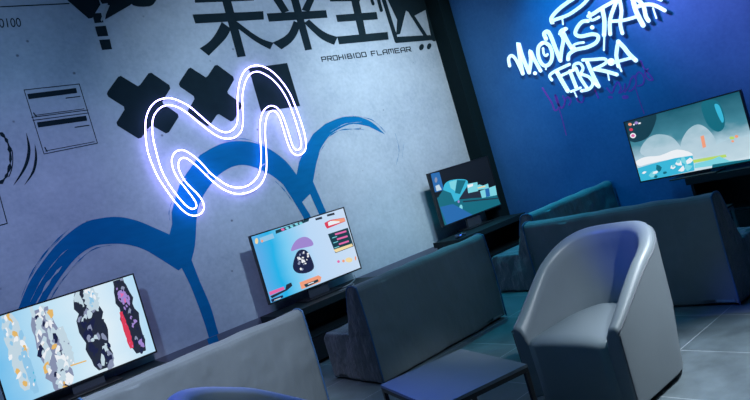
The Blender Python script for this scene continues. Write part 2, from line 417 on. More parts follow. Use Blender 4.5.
# crosses
XP = [(30, 195), (34, 184), (80, 120), (92, 115), (168, 161), (178, 155), (215, 104), (228, 101), (308, 156), (312, 172), (277, 228), (280, 238), (346, 284), (349, 298), (306, 366), (292, 371), (232, 336), (222, 340), (184, 390), (170, 394), (77, 336), (73, 322), (108, 266), (106, 252), (36, 208)]
XP = [(100+a/4.444, 50+b/4.444) for a, b in XP]
def cross(name, dx, label=None):
    bm = bmesh.new()
    fill(bm, XP, [wl(*p)+Vector((dx, 0, dx*.005)) for p in XP])
    return mural(name, bm, M_paint, label)
cross('painted_cross', 0, 'black painted diagonal cross, the one nearer the info panel')
dxc = wl(179.4, 86).x-wl(106.8, 93.9).x
cross('painted_cross', dxc, 'black painted diagonal cross in the middle')
mural('painted_square', flat([[(248.6, 68.3), (287, 63), (300, 106), (261, 111.8)]]), M_paint, 'black painted slanted square behind the neon sign')
# blue brushed arches
arch1 = sm([(17, 312), (28, 285), (41, 264), (60, 241), (82.5, 223.5), (102, 218), (120, 217), (138, 221), (156, 228.5), (169.5, 234.5)], 4, False)
arch1 += [(172, 224), (171.5, 212), (176, 196), (179, 186), (186, 174), (200, 155)]
arch1 += sm([(210, 149), (222, 143.5), (237, 141), (255, 143), (271, 150), (286, 161.5), (296.5, 174.7)], 4, False)
arch1 += [(299, 162), (306, 146), (313, 134)]+sm([(325, 124), (342, 117.3), (358, 117), (372, 122.4), (385, 134.5)], 4, False)
arch1 += sm([(369, 126.5), (353, 124), (339, 129), (328, 137), (320, 150), (316, 165), (313, 181.5)], 4, False)
arch1 += [(320, 198), (327, 214), (338, 240), (330, 240), (318, 212), (310, 194), (302, 202), (309.4, 214), (322, 244), (312, 244), (303, 217), (293, 200)]
arch1 += sm([(283, 184.5), (271, 175), (255, 167.5), (243, 165), (232, 167), (220, 174), (212, 183), (205, 193), (198.5, 206), (196.5, 220), (195, 245), (191.5, 260)], 3, False)
arch1 += sm([(200, 282), (210, 305), (216, 325), (224, 352)], 3, False)+[(214, 356)]+sm([(205, 325), (199, 308), (190, 285), (181.5, 268)], 3, False)
arch1 += [(178.5, 270.5)]+sm([(162, 260), (144, 249.5), (126, 244.4), (108, 244), (93, 246.5), (78, 256), (65, 271), (52, 290), (42, 308)], 4, False)
mural('painted_brush_arch', flat([arch1]), M_bluep, 'broad blue brush strokes forming arches across the wall')
def streak(pts, w):
    p = sm(pts, 5, False); n = len(p); return (p, [max(.1, w*(.55+.45*math.sin(i*1.7))*min(1, (n-1-i)/3+.1, i/3+.1)) for i in range(n)])
mural('painted_bristle_mark', strokes([
    streak([(21, 298), (33, 270), (50, 247), (70, 228)], 1.5), streak([(30, 278), (45, 254), (63, 236)], 1),
    streak([(45, 309), (56, 290), (72, 268), (92, 250), (112, 245)], 1.2),
    streak([(316, 160), (324, 142), (338, 131), (356, 129), (364, 130)], 1.3), streak([(314, 175), (318, 156), (325, 144)], 1),
    streak([(225, 141), (245, 139), (268, 147)], .8), streak([(275, 181), (284, 190), (292, 201)], 1.1), streak([(170, 221), (169, 212), (172, 201)], .9),
    streak([(352, 116), (372, 120), (386, 133)], .9), streak([(395, 133), (399, 150), (396, 165)], .5), streak([(404, 143), (402, 158)], .4)]), M_bluep)
# bare concrete showing through the brush's tail
mural('painted_gap', strokes([
    streak([(35, 306), (48, 283), (62, 266)], 3.4), streak([(46, 304), (57, 286), (72, 268), (84, 258)], 1.2),
    streak([(30, 302), (42, 279), (58, 258), (68, 249)], .8), streak([(317, 162), (323, 148), (333, 137)], .9), streak([(330, 132), (345, 124), (362, 122)], .7)], off=.0035), M_wall)
# the blue stroke runs on over the rail
XL = [wl(211.2, 352).x, wl(219.8, 347).x]
o = obj('painted_stripe', bx(XL[0]-.01, XL[1]+.0, WY-.0195, WY-.018, .496, .584), M_bluep, rail)
# purple tag on the blue wall
def T(ox, oy, s, pts): return [(ox+x/s, oy+y/s) for x, y in pts]
tg = [T(535, 60, 5, p) for p in (
    [(38, 140), (60, 175), (85, 215), (100, 252), (120, 235), (110, 190), (100, 175), (112, 215), (135, 240), (150, 210), (140, 180)],
    [(150, 200), (165, 185), (180, 205), (170, 225)], [(205, 175), (215, 205), (238, 210), (245, 185)], [(300, 150), (318, 190)],
    [(360, 140), (385, 165), (400, 130), (415, 110), (430, 140), (420, 165), (445, 150), (450, 120)], [(450, 160), (470, 130), (480, 95), (500, 80), (505, 120), (485, 150), (470, 155)],
    [(530, 5), (545, 40), (575, 75), (590, 100), (565, 95), (550, 65), (565, 45)], [(500, 90), (520, 60), (545, 85), (540, 120), (515, 130)])]
o = obj('painted_tag', strokes([(sm(p, 4, False), 1.6) for p in tg]+[(T(535, 60, 5, [(120, 240), (138, 300), (157, 375)]), .9), (T(535, 60, 5, [(500, 130), (520, 195), (546, 268)]), .9),
    ([(625.4-1.6, 97.2), (625.4+1.6, 97)], 3.6), (T(535, 60, 5, [(370, 185), (385, 187)]), 2.2)], wr), M_purple, wallR, recalc=False)
o['label'] = 'faint purple sprayed scribble with drips'

# ---------------------------------------------------------------- neon M sign
NA = [(148.8,155),(146.1,141),(145.4,128.8),(146.1,118.3),(149.6,108.6),(155.8,101.6),(164.5,98.3),(173.3,98.7),(182,102.2),(190.8,107.4),(201.3,116.5),(210.9,124.9),(219.7,130.6),(226,132.3),(231,131),(235.5,126.5),(237.6,119),(237.6,108),(237.6,95),(239.9,81),(244.3,71.4),(250.4,66.7),(257.4,65.4),(265.3,67.4),(274,73.1),(282.8,82.8),(289.8,93.3),(295,105.5),(300.3,119.5),(304.6,134),(306,145.5),(304,152),(298,155.3),(292,152),(288,144),(284.2,132),(281,121.3),(277.5,113.6),(273.2,110.8),(269.5,112.5),(266.2,119.5),(265.1,132),(266.2,150),(266.6,164),(265.6,174),(261,184),(253,190.4),(243,193.6),(234,193.4),(223,189),(214,182.3),(207,176),(200,169),(192,162),(185.5,158),(180.5,159),(178.2,164.5),(180,172),(185,181),(192,188.5),(198,194.5),(203,202),(203.8,209),(200,214.2),(193,215.6),(185.5,212.5),(176,203),(166,189.3),(157,175)]
NB = [(155.8,150),(153.1,138),(152.3,128.8),(153.1,118.3),(157.5,110.4),(164.5,105.7),(173.3,105.7),(182,109.5),(190.8,115.6),(201.3,124.4),(211.8,132.5),(221,137.6),(230,138.6),(237,136),(241.6,130),(243,120),(242.6,108),(242.5,95),(245.1,82.8),(249.5,74.9),(255.6,71.7),(262.6,73.1),(272.3,79.3),(281,88.9),(288,101.1),(293.3,114.3),(297.7,128.3),(301,141),(300.6,147.5),(297.6,150),(294,148),(291,141),(288,131),(283,116.5),(277.5,108.2),(270.5,105.8),(264.4,109.9),(260.8,118),(259.8,132),(261,150),(260.9,162),(259.5,172),(255,180),(247,186),(237,187.6),(227,185),(218,179),(210,172.6),(200,161.5),(190,153.6),(182.5,150),(175.5,152),(171.8,159),(173.2,169),(178,178.5),(185,187.5),(192,196.5),(196,203),(196,207.5),(191.5,208.7),(185.3,204.8),(176,194),(168,182.5),(161,168.5)]
NOFF = .05
def n3(p, off=NOFF):
    X, Z = onY(p[0], p[1], WY-off); return Vector((X, WY-off, Z))
ca = n3((225, 140))
neon = empty('neon_sign', 'glowing violet-white double-tube neon sign shaped like a wavy letter M', 'neon sign', (ca.x, WY, ca.z))
loc = lambda v: v-Vector((ca.x, WY, ca.z))
obj('neon_tube', tube(bmesh.new(), [loc(n3(p)) for p in sm(NA, 5)], .0062, True), M_neon, neon, smooth=True)
obj('neon_tube', tube(bmesh.new(), [loc(n3(p)) for p in sm(NB, 5)], .0062, True), M_neon, neon, smooth=True)
for (x, y) in [(166, 186), (184, 180), (207.5, 174), (150, 128), (240, 110), (263.3, 165), (297, 113), (180, 102), (203, 205)]:
    bm = bmesh.new(); v = loc(n3((x, y)))
    tube(bm, [v+Vector((0, NOFF, 0)), v+Vector((0, .012, 0))], .008)
    tube(bm, [v+Vector((-.028, .012, -.012)), v+Vector((.028, .012, .012))], .005)
    obj('mounting_clip', bm, M_clip, neon)

# ---------------------------------------------------------------- graffiti sign
A_ = lambda pts: T(500, 20, 5.714, pts)
B_ = lambda pts: T(545, 0, 5.556, pts)
D_ = lambda pts: T(535, 40, 6.25, pts)
dot = lambda x, y: [(x-.2, y), (x+.2, y)]
LET = [
 ('letter_m', [(A_([(55,262),(49,222),(66,203),(88,222),(112,268),(130,308)]), 3.4), (A_([(130,306),(116,235),(104,130),(124,195),(145,250),(166,300)]), 4.2), (A_([(166,300),(176,235),(172,176),(196,225),(232,290)]), 4)]),
 ('full_stop', [(dot(*A_([(200,304)])[0]), 4)]),
 ('letter_o', [(A_([(240,132),(220,155),(218,200),(235,245),(262,262),(290,240),(298,195),(284,150),(258,130),(240,132)]), 4), (A_([(246,162),(250,192),(262,205),(272,196)]), 2.6), (A_([(262,255),(262,282)]), 1.8)]),
 ('letter_v', [(A_([(263,108),(252,78),(272,66),(290,92),(318,165),(345,232)]), 4.4), (A_([(345,232),(352,170),(362,110),(345,68),(376,50)]), 4)]),
 ('letter_i', [(B_([(80,188),(120,160)]), 3), (B_([(98,175),(125,230),(150,270)]), 4.4)]),
 ('letter_s', [(B_([(240,116),(205,122),(175,160),(170,190),(200,202),(260,190),(295,200),(285,235),(235,262),(175,275),(135,300),(128,330)]), 4), (B_([(170,272),(158,252),(185,240),(215,236)]), 2.6), (dot(*B_([(262,152)])[0]), 4.4)]),
 ('letter_t', [(B_([(240,90),(265,78),(320,42),(385,5),(420,-20)]), 4), (B_([(245,70),(258,112),(300,95)]), 3), (B_([(318,50),(330,115),(328,195)]), 4.6), (B_([(330,190),(327,278)]), 2)]),
 ('letter_a', [(B_([(362,190),(360,120),(378,55),(410,-20)]), 4.2), (B_([(410,-20),(425,60),(418,130),(430,185)]), 4), (B_([(370,118),(440,112),(510,92)]), 3.6)]),
 ('letter_r', [(B_([(485,-20),(505,60),(545,140)]), 5.4), (B_([(505,-10),(545,30),(560,90),(575,115)]), 4.6), (B_([(500,40),(560,25),(610,30),(665,58)]), 4.2), (B_([(600,45),(618,100)]), 2), (B_([(620,-10),(645,0)]), 3.5)]),
 ('swoosh', [(B_([(38,125),(36,98),(75,52),(130,10),(165,-12)]), 4), (B_([(245,-14),(205,30),(130,82),(60,108),(40,118)]), 3.6), (B_([(40,105),(48,130)]), 1.6), (B_([(95,95),(100,135)]), 1.8)]),
 ('letter_f', [(D_([(105,250),(92,222),(130,192),(215,152)]), 3.2), (D_([(135,195),(165,250),(205,318)]), 4.6), (D_([(165,222),(235,190)]), 3)]),
 ('letter_i', [(D_([(218,195),(258,296)]), 4), (D_([(225,322),(285,298)]), 2.6), (D_([(243,318),(260,355)]), 1.6)]),
 ('letter_b', [(D_([(255,175),(285,240),(325,300)]), 3.6), (D_([(240,190),(245,155),(278,145),(300,175),(285,212)]), 3.2), (D_([(288,214),(335,230),(362,268),(340,305),(290,318)]), 3.4)]),
 ('letter_r', [(D_([(325,135),(360,215),(398,290)]), 4.2), (D_([(298,125),(360,122),(435,118),(440,145),(370,182)]), 3.4), (D_([(370,182),(440,195),(512,216)]), 4), (D_([(455,205),(463,250)]), 1.8), (D_([(375,270),(390,285)]), 3.6)]),
 ('full_stop', [(dot(*D_([(476,137)])[0]), 8)]),
 ('letter_a', [(D_([(522,165),(508,95),(520,10)]), 4.2), (D_([(520,10),(555,45),(590,90),(630,127)]), 4.8), (D_([(480,145),(540,128),(600,112)]), 3.2), (D_([(525,160),(540,195)]), 2.2)]),
]
cg = wr(590, 40)
gs = empty('graffiti_sign', 'lit white graffiti letters reading MOVISTAR FIBRA on the blue wall', 'sign', (WX, cg.y, cg.z))
def g3(x, y, off):
    Y, Z = onX(x, y, WX-off); return Vector((-off, Y-cg.y, Z-cg.z))
kk = 0
for nm, sts in LET:
    bm = bmesh.new()
    for pts, w in sts:
        kk += 1
        ribbon_mesh(bm, sm(pts, 4, False) if len(pts) > 2 else pts, w*.93, g3, .016+.0006*(kk % 5), .014)
    obj(nm, bm, [M_sign, M_signside], gs)

# ---------------------------------------------------------------- televisions
def tv(x0, x1, z0, z1, plane, label, axis='Y', stand_z=.6, bezel=.012):
    w, h = x1-x0, z1-z0
    if axis == 'Y': base = ((x0+x1)/2, plane+.02, stand_z); rz = 0
    else: base = (plane+.02, (x0+x1)/2, stand_z); rz = -PI/2
    t = empty('television', label, 'television', base, rz)
    zb = z0-stand_z
    bm = bx(-w/2, w/2, -.012, .03, zb, zb+h, bev=.004); box(bm, -w*.36, w*.36, .03, .06, zb+.08, zb+h*.6, bev=.008)
    obj('casing', bm, M_plast, t)
    b = bezel
    bm = bmesh.new()
    for a in ((-w/2, w/2, zb+h-b, zb+h), (-w/2, w/2, zb, zb+b*1.3), (-w/2, -w/2+b, zb+b*1.3, zb+h-b), (w/2-b, w/2, zb+b*1.3, zb+h-b)):
        box(bm, a[0], a[1], -.02, -.0121, a[2], a[3])
    obj('bezel', bm, M_plast, t)
    st = obj('stand_neck', bx(-.13, .13, .0, .035, .012, zb+.03, bev=.004), M_neck, t)
    obj('stand_base', bx(-.24, .24, -.12, .13, .001, .014, bev=.004), M_plast, t)
    return t, base, w, h, zb, b
def screen(tvd, m, m_list, polys, to_plane):
    """the lit screen and the picture on it: polys = (material index, [(px,py)...])"""
    t, base, w, h, zb, b = tvd
    s = obj('screen', bx(-w/2+b, w/2-b, -.015, -.0122, zb+b*1.3, zb+h-b), m, t)
    if not polys: return s
    bm = bmesh.new()
    u0, u1, v0, v1 = -w/2+b, w/2-b, zb+b*1.3, zb+h-b
    for k, (mi, pl) in enumerate(polys):
        vs = []
        for p in pl:
            u, v = to_plane(p)
            vs.append((min(max(u, u0), u1), min(max(v, v0), v1)))
        q = [vs[0]]
        for a in vs[1:]:
            if abs(a[0]-q[-1][0])+abs(a[1]-q[-1][1]) > 1e-4: q.append(a)
        if len(q) < 3: continue
        fill(bm, q, [Vector((a[0], -.0154-.00004*k, a[1])) for a in q], mi, (0, -1, 0))
    me = bpy.data.meshes.new('screen_picture'); bm.to_mesh(me); bm.free()
    link('screen_picture', me, m_list, s)
    return s
PY = 5.8
def planeY(base):
    def f(p):
        X, Z = onY(p[0], p[1], PY+.004); return X-base[0], Z-base[2]
    return f
def planeX(base, P=6.55):
    def f(p):
        Y, Z = onX(p[0], p[1], P+.004); return -(Y-base[1]), Z-base[2]
    return f
def blob(x, y, rx, ry, rot=0, n=12, j=0):
    out = []
    for k in range(n):
        a = 2*PI*k/n; r = 1+random.uniform(-j, j)
        X, Y = rx*r*math.cos(a), ry*r*math.sin(a)
        out.append((x+X*math.cos(rot)-Y*math.sin(rot), y+X*math.sin(rot)+Y*math.cos(rot)))
    return out
TVA = dict(white=emi('pic_white', 245, 250, 255), navy=emi('pic_navy', 25, 32, 70), pink=emi('pic_pink', 235, 110, 175), mauve=emi('pic_mauve', 165, 140, 215),
           orange=emi('pic_orange', 250, 165, 130), yellow=emi('pic_cream', 250, 225, 170), teal=emi('pic_teal', 15, 60, 75), grey=emi('pic_grey', 140, 150, 180),
           dgrey=emi('pic_dark', 35, 42, 60), sky=emi('pic_sky', 150, 205, 240), gold=emi('pic_gold', 235, 190, 110), red=emi('pic_red', 225, 60, 90),
           cyan=emi('pic_cyan', 60, 190, 225), blue=emi('pic_blue', 40, 110, 180), dcyan=emi('pic_deep_cyan', 20, 110, 130), lcyan=emi('pic_pale_cyan', 130, 220, 235), green=emi('pic_green', 190, 225, 110), lgrey=emi('pic_mist', 200, 222, 235))
KEYS = list(TVA); TVA['mist'] = emigrad('pic_cloud_bank', [(0, (205, 228, 238)), (.45, (185, 212, 226)), (.75, (140, 185, 200)), (1, (90, 150, 170))], 'Z', .9, .9, 4); KEYS = list(TVA); ML = [TVA[k] for k in KEYS]; KI = {k: i for i, k in enumerate(KEYS)}

t1 = tv(.505, 1.708, .69, 1.43, PY, 'television farthest toward the brushed ring, showing pale sky and jagged coloured spires', stand_z=.602)
f1 = planeY(t1[1]); P = []
def spire(cx, cy, w, h, base, cols, n=40, side=0):
    """a jagged upright rock spire: one rough silhouette with small facets on it"""
    ux, uy = .30, .954; vx, vy = .945, -.325         # down and right on the tilted screen
    def at(s_, v): return (cx+ux*h*(s_-.5)+vx*v, cy+uy*h*(s_-.5)+vy*v)
    def half(s_): return w/2*(.28+.72*math.sin(PI*min(1, .10+.78*s_))**.8)
    Lf = [at(k/14, -half(k/14)*random.uniform(.75, 1.15)) for k in range(15)]
    Rt = [at(k/14, half(k/14)*random.uniform(.75, 1.15)) for k in range(15)]
    P.append((KI[base], Lf+Rt[::-1]))
    for k in range(n):
        s_ = (k+.5)/n; c = at(s_, random.uniform(-.8, .8)*half(s_)); r = w*random.uniform(.05, .12)
        P.append((KI[random.choice(cols)], blob(c[0], c[1], r, r*random.uniform(1.2, 2.6), random.uniform(-.7, .5), 6, .3)))
spire(18, 352, 22, 78, 'lgrey', ['white', 'white', 'sky', 'lgrey', 'gold', 'sky'], 40)
spire(30, 372, 9, 44, 'sky', ['cyan', 'sky', 'white'], 12)
spire(52, 350, 30, 86, 'grey', ['lgrey', 'white', 'grey', 'lgrey', 'navy', 'gold', 'white', 'lgrey'], 80)
spire(66, 346, 10, 40, 'lgrey', ['white', 'grey', 'lgrey'], 12)
spire(93, 328, 27, 84, 'dgrey', ['navy', 'dgrey', 'lgrey', 'grey', 'dgrey', 'navy', 'grey'], 80)
spire(91, 299, 16, 22, 'lgrey', ['white', 'sky', 'lgrey'], 14)
spire(129, 316, 18, 76, 'dgrey', ['navy', 'mauve', 'grey', 'dgrey', 'navy', 'dgrey'], 50)
spire(126, 330, 6, 38, 'red', ['red', 'pink'], 10)
spire(122, 296, 9, 12, 'mauve', ['pink', 'navy', 'mauve'], 8)
P.append((KI['gold'], [(70, 365), (86, 360), (86.3, 361.2), (70.3, 366.4)]))
screen(t1, emigrad('pic_pale_sky', [(0, (120, 195, 240)), (.35, (190, 228, 248)), (.7, (225, 242, 252)), (1, (185, 225, 250))], 'X', .95, .2), ML, P, f1)

t2 = tv(2.9, 4.118, .71, 1.438, PY, 'television in the middle of the mural wall, showing a lavender dome over a dotted boulder', stand_z=.602)
f2 = planeY(t2[1]); q = []
Z = lambda pts, ox=240, oy=200, s=3.638: [(ox+x/s, oy+y/s) for x, y in pts]
def Q(k, pts, *a): q.append((KI[k], Z(pts, *a)))
Q('teal', [(185, 185), (188, 210), (425, 118), (428, 90), (400, 92)], 250, 205, 7.267)
for i, (x, y) in enumerate([(238, 178), (270, 168), (303, 155), (338, 140), (370, 133)]):
    q.append((KI['pink' if i == 0 else 'lcyan'], Z(blob(x, y, 13, 9), 250, 205, 7.267)))
Q('sky', [(68, 240), (165, 205), (178, 240), (80, 275)], 250, 205, 7.267)
Q('yellow', blob(48, 262, 12, 22), 250, 205, 7.267); Q('orange', blob(88, 262, 8, 10), 250, 205, 7.267)
for a in ([(38, 98), (85, 84), (90, 100), (42, 112)], [(122, 70), (175, 55), (180, 70), (126, 84)]):
    Q('dgrey', a, 310, 205, 7.267)
Q('red', [(105, 130), (150, 108), (250, 92), (258, 118), (125, 172), (110, 150)], 310, 205, 7.267)
Q('orange', [(160, 112), (250, 94), (256, 116), (190, 136)], 310, 205, 7.267)
Q('white', [(130, 128), (150, 115), (215, 118), (215, 128), (135, 152)], 310, 205, 7.267)
Q('teal', [(130, 212), (275, 165), (318, 300), (185, 350)], 310, 205, 7.267)
Q('yellow', [(172, 325), (305, 280), (312, 298), (188, 345)], 310, 205, 7.267)
for i, yy in enumerate((0, 36, 72)):
    Q('pink', [(180+i*14, 208+yy), (262+i*9, 184+yy), (266+i*9, 196+yy), (184+i*14, 220+yy)], 310, 205, 7.267)
    Q('lcyan', [(160+i*8, 238+yy), (195+i*8, 226+yy), (197+i*8, 231+yy), (162+i*8, 243+yy)], 310, 205, 7.267)
# lavender dome and dotted boulder (plain stand-ins)
q.append((KI['mauve'], Z(sm([(186, 186), (194, 160), (212, 141), (238, 134), (260, 146), (266, 164), (240, 172), (212, 178)], 3))))
q.append((KI['navy'], Z(sm([(206, 192), (225, 180), (246, 188), (264, 222), (268, 250), (240, 266), (206, 264), (192, 240)], 3))))
for k in range(22):
    a = random.uniform(0, 2*PI); r = math.sqrt(random.random())
    q.append((KI['white' if k % 3 else 'grey'], Z(blob(231+24*r*math.cos(a), 222+34*r*math.sin(a), random.uniform(2, 4.5), random.uniform(2.5, 5.5), 0, 7, .2))))
Q('orange', [(216, 300), (285, 274), (296, 280), (292, 298), (224, 325)])
Q('teal', [(232, 308), (283, 288), (286, 296), (240, 318)]); Q('white', [(246, 305), (268, 297), (269, 300), (247, 308)])
Q('pink', [(105, 335), (158, 315), (163, 325), (109, 347)]); Q('dgrey', [(110, 350), (165, 325), (168, 308), (186, 300), (190, 312), (172, 328), (116, 358)])
Q('navy', [(112, 362), (155, 346), (158, 354), (116, 372)]); Q('white', [(124, 364), (148, 355), (149, 357), (125, 366)])
q.append((KI['yellow'], Z(blob(396, 218, 13, 9))));q.append((KI['orange'], Z(blob(376, 222, 5, 5))));q.append((KI['pink'], Z(blob(358, 224, 5, 5))));q.append((KI['orange'], Z(blob(420, 212, 3, 8))))
screen(t2, emigrad('pic_cyan_glow', [(0, (95, 175, 235)), (.16, (30, 180, 235)), (.3, (120, 205, 245)), (.55, (190, 220, 250)), (1, (205, 225, 248))], 'X', .95, .12, 2), ML, q, f2)

t3 = tv(5.52, 6.70, .815, 1.525, PY, 'television by the black column, showing a dark teal harbour scene', stand_z=.672)
f3 = planeY(t3[1]); q = []
S = (425, 150, 5)
Q('dcyan', [(60, 240), (90, 220), (120, 250), (200, 245), (360, 225), (382, 280), (100, 380)], *S)
Q('blue', [(28, 118), (72, 110), (95, 200), (50, 212)], *S); Q('lgrey', [(52, 180), (70, 172), (84, 198), (58, 206)], *S); Q('grey', blob(55, 150, 7, 14), *S)
q.append((KI['cyan'], Z(sm([(92, 190), (112, 158), (160, 146), (208, 150), (212, 175), (190, 230), (150, 258), (100, 255)], 3), *S)))
Q('dcyan', [(90, 200), (130, 215), (150, 262), (100, 280), (70, 230)], *S)
Q('dcyan', [(160, 150), (205, 152), (175, 220), (150, 215)], *S)
Q('lcyan', [(120, 160), (160, 148), (150, 205), (128, 190)], *S)
Q('dgrey', [(170, 245), (212, 180), (280, 210), (282, 238)], *S)
Q('lcyan', [(210, 170), (262, 160), (266, 205), (216, 216)], *S); Q('white', [(212, 176), (240, 168), (240, 180), (214, 190)], *S)
Q('lcyan', [(255, 185), (270, 172), (290, 178), (315, 168), (320, 192), (262, 200)], *S); Q('yellow', [(262, 188), (300, 178), (302, 184), (264, 193)], *S); Q('lcyan', [(275, 205), (352, 178), (360, 225), (285, 240)], *S)
Q('blue', [(300, 195), (320, 190), (326, 230), (306, 236)], *S); Q('dgrey', [(190, 255), (375, 236), (376, 241), (190, 262)], *S)
Q('mauve', blob(168, 258, 5, 7), *S); Q('lcyan', blob(180, 288, 8, 15), *S)
Q('blue', [(75, 285), (140, 270), (240, 330), (110, 378)], *S)
for m_ in (0,): pass
screen(t3, emigrad('pic_night', [(0, (12, 18, 24)), (1, (10, 14, 20))], 'X', .7), ML, q, f3)

t4 = tv(2.45, 3.672, .778, 1.478, 6.55, 'television on the blue wall side, showing misty clouds over an icy ledge', 'X', stand_z=.747)
f4 = planeX(t4[1]); q = []
S = (600, 70, 2.6667)
q.append((KI['teal'], Z(sm([(64, 140), (110, 128), (150, 118), (140, 160), (120, 185), (80, 190)], 3), *S)))
q.append((KI['dcyan'], Z(sm([(270, 90), (290, 80), (315, 85), (330, 115), (332, 150), (315, 165), (290, 150), (275, 120)], 3), *S)))
q.append((KI['cyan'], Z(sm([(305, 92), (318, 95), (330, 130), (325, 140), (312, 115)], 3), *S)))
q.append((KI['mist'], Z(sm([(110, 225), (120, 190), (150, 172), (190, 178), (215, 205), (222, 225), (180, 240)], 4), *S)))
q.append((KI['mist'], Z(sm([(215, 205), (230, 165), (260, 145), (290, 160), (310, 195), (290, 225), (240, 235)], 4), *S)))
q.append((KI['mist'], Z(sm([(260, 235), (330, 190), (400, 180), (405, 215), (330, 240)], 4), *S)))
q.append((KI['mist'], Z(sm([(290, 228), (340, 200), (400, 200), (405, 225), (340, 240)], 4), *S)))
q.append((KI['white'], Z(sm([(95, 245), (120, 232), (160, 228), (205, 212), (245, 222), (238, 236), (180, 240), (130, 250), (105, 256)], 3), *S)))
Q('cyan', [(100, 262), (140, 250), (200, 235), (247, 228), (252, 268), (180, 284), (108, 300)], *S)
for k in range(14):
    x = random.uniform(112, 240); y = 302-.24*(x-100)-random.uniform(6, 34)
    q.append((KI[random.choice(['lcyan', 'dcyan', 'white', 'lcyan'])], Z(blob(x, y, random.uniform(5, 11), random.uniform(4, 12), -.3, 6, .4), *S)))
Q('green', [(247, 240), (335, 225), (338, 232), (250, 248)], *S)
Q('lcyan', [(252, 250), (300, 238), (318, 230), (345, 242), (400, 240), (400, 250), (252, 262)], *S)
Q('dcyan', [(300, 252), (405, 236), (406, 250), (300, 266)], *S)
for x, y, k in ((80, 145, 'orange'), (97, 141, 'mauve'), (83, 159, 'red'), (88, 175, 'white'), (88, 175, 'pink')):
    Q(k, blob(x, y, 8 if k == 'white' else 5, 7 if k == 'white' else 4), *S)
Q('white', [(88, 144), (92, 143), (93, 147), (89, 148)], *S); Q('white', [(102, 141), (108, 139), (109, 143), (103, 145)], *S)
Q('orange', [(268, 177), (277, 174), (283, 205), (274, 208)], *S); Q('green', blob(352, 181, 7, 4), *S); Q('orange', blob(364, 177, 5, 4), *S); Q('orange', blob(354, 190, 4, 3), *S)
screen(t4, emigrad('pic_cloud', [(0, (215, 235, 245)), (.35, (185, 215, 230)), (.6, (70, 140, 160)), (1, (20, 90, 110))], 'Z', .9, .35, 5), ML, q, f4)

# ---------------------------------------------------------------- consoles
def console(x0, x1, top, label, y0=5.52, y1=6.02, axis='Y'):
    w = x1-x0; d = y1-y0
    if axis == 'Y': base = ((x0+x1)/2, (y0+y1)/2, 0); rz = 0
    else: base = ((y0+y1)/2, (x0+x1)/2, 0); rz = -PI/2
    t = empty('media_console', label, 'console', base, rz)
    obj('top_board', bx(-w/2, w/2, -d/2, d/2, top-.07, top, bev=.004), M_black, t)
    for s in (-1, 1):
        a = s*(w/2-.06)
        obj('side_panel', bx(min(a, a+s*.03), max(a, a+s*.03), -d/2+.03, d/2-.02, 0, top-.07), M_black, t)
    obj('shelf', bx(-w/2+.06, w/2-.06, -d/2+.05, d/2-.03, top*.45, top*.45+.025), M_black, t)
    obj('back_panel', bx(-w/2+.06, w/2-.06, d/2-.03, d/2-.015, .02, top-.07), M_black, t)
    obj('drawer_front', bx(-w/2+.062, w/2-.062, -d/2+.035, -d/2+.05, .04, top*.45-.005), M_plast, t)
    return t
console(.48, 1.715, .60, 'low black console under the television with the jagged spires')
console(2.86, 4.14, .60, 'low black console under the television with the lavender dome')
console(5.30, 6.62, .67, 'black console standing beside the black corner column', y1=5.84, y0=5.38)
console(1.9, 3.14, .745, 'black console against the blue wall under its television', y0=6.45, y1=6.86, axis='X')

# game controllers and cable
def controller(loc_, rz, label):
    t = empty('game_controller', label, 'game controller', loc_, rz)
    bm = bmesh.new()
    tube(bm, sm([(-.075, -.05, .018), (-.07, .0, .024), (-.04, .028, .026), (0, .03, .026), (.04, .028, .026), (.07, .0, .024), (.075, -.05, .018)], 4, False), [.013+.006*math.sin(PI*i/24) for i in range(25)], n=10)
    box(bm, -.045, .045, -.012, .035, .012, .04, bev=.008)
    obj('controller_body', bm, M_pad, t, smooth=True)
    obj('light_bar', bx(-.02, .02, -.02, -.011, .022, .032, bev=.002), M_padlight, t)
    for s in (-1, 1):
        bm = bmesh.new(); tube(bm, [(s*.028, -.002, .038), (s*.028, -.002, .05)], .009); obj('thumbstick', bm, M_plast, t)
    return t
controller((5.42, 5.47, .671), .3, 'small dark game controller with a blue lamp on the console by the column')
cu = sm([(3.62, 5.62, .605), (3.70, 5.58, .608), (3.80, 5.60, .608), (3.85, 5.66, .612), (3.78, 5.69, .612), (3.70, 5.65, .618), (3.78, 5.62, .63), (3.88, 5.64, .66), (3.92, 5.70, .69)], 5, False)
tag(obj('power_cable', tube(bmesh.new(), cu, .005, n=6), M_cable, smooth=True), 'loose grey cable curled on the console below the dotted boulder screen', 'cable')

# ---------------------------------------------------------------- sofas
ctex = bpy.data.textures.new('cover_folds', 'CLOUDS'); ctex.noise_scale = .28; ctex.noise_depth = 2
def soften(o, bev=.016, disp=.024, sub=4):
    m = o.modifiers.new('round', 'BEVEL'); m.width = bev; m.segments = 3; m.limit_method = 'ANGLE'; m.angle_limit = math.radians(62)
    s = o.modifiers.new('fine', 'SUBSURF'); s.subdivision_type = 'SIMPLE'; s.levels = s.render_levels = sub
    d = o.modifiers.new('folds', 'DISPLACE'); d.texture = ctex; d.texture_coords = 'LOCAL'; d.strength = disp; d.mid_level = .5
def prism(prof, y0, y1, ny=8):
    """profile in (x,z), extruded along y"""
    bm = bmesh.new(); rings = []
    for j in range(ny+1):
        y = y0+(y1-y0)*j/ny
        rings.append([bm.verts.new((p[0], y, p[1])) for p in prof])
    n = len(prof)
    for j in range(ny):
        for k in range(n):
            bm.faces.new((rings[j][k], rings[j][(k+1) % n], rings[j+1][(k+1) % n], rings[j+1][k]))
    bm.faces.new(rings[0][::-1]); bm.faces.new(rings[-1])
    return bm
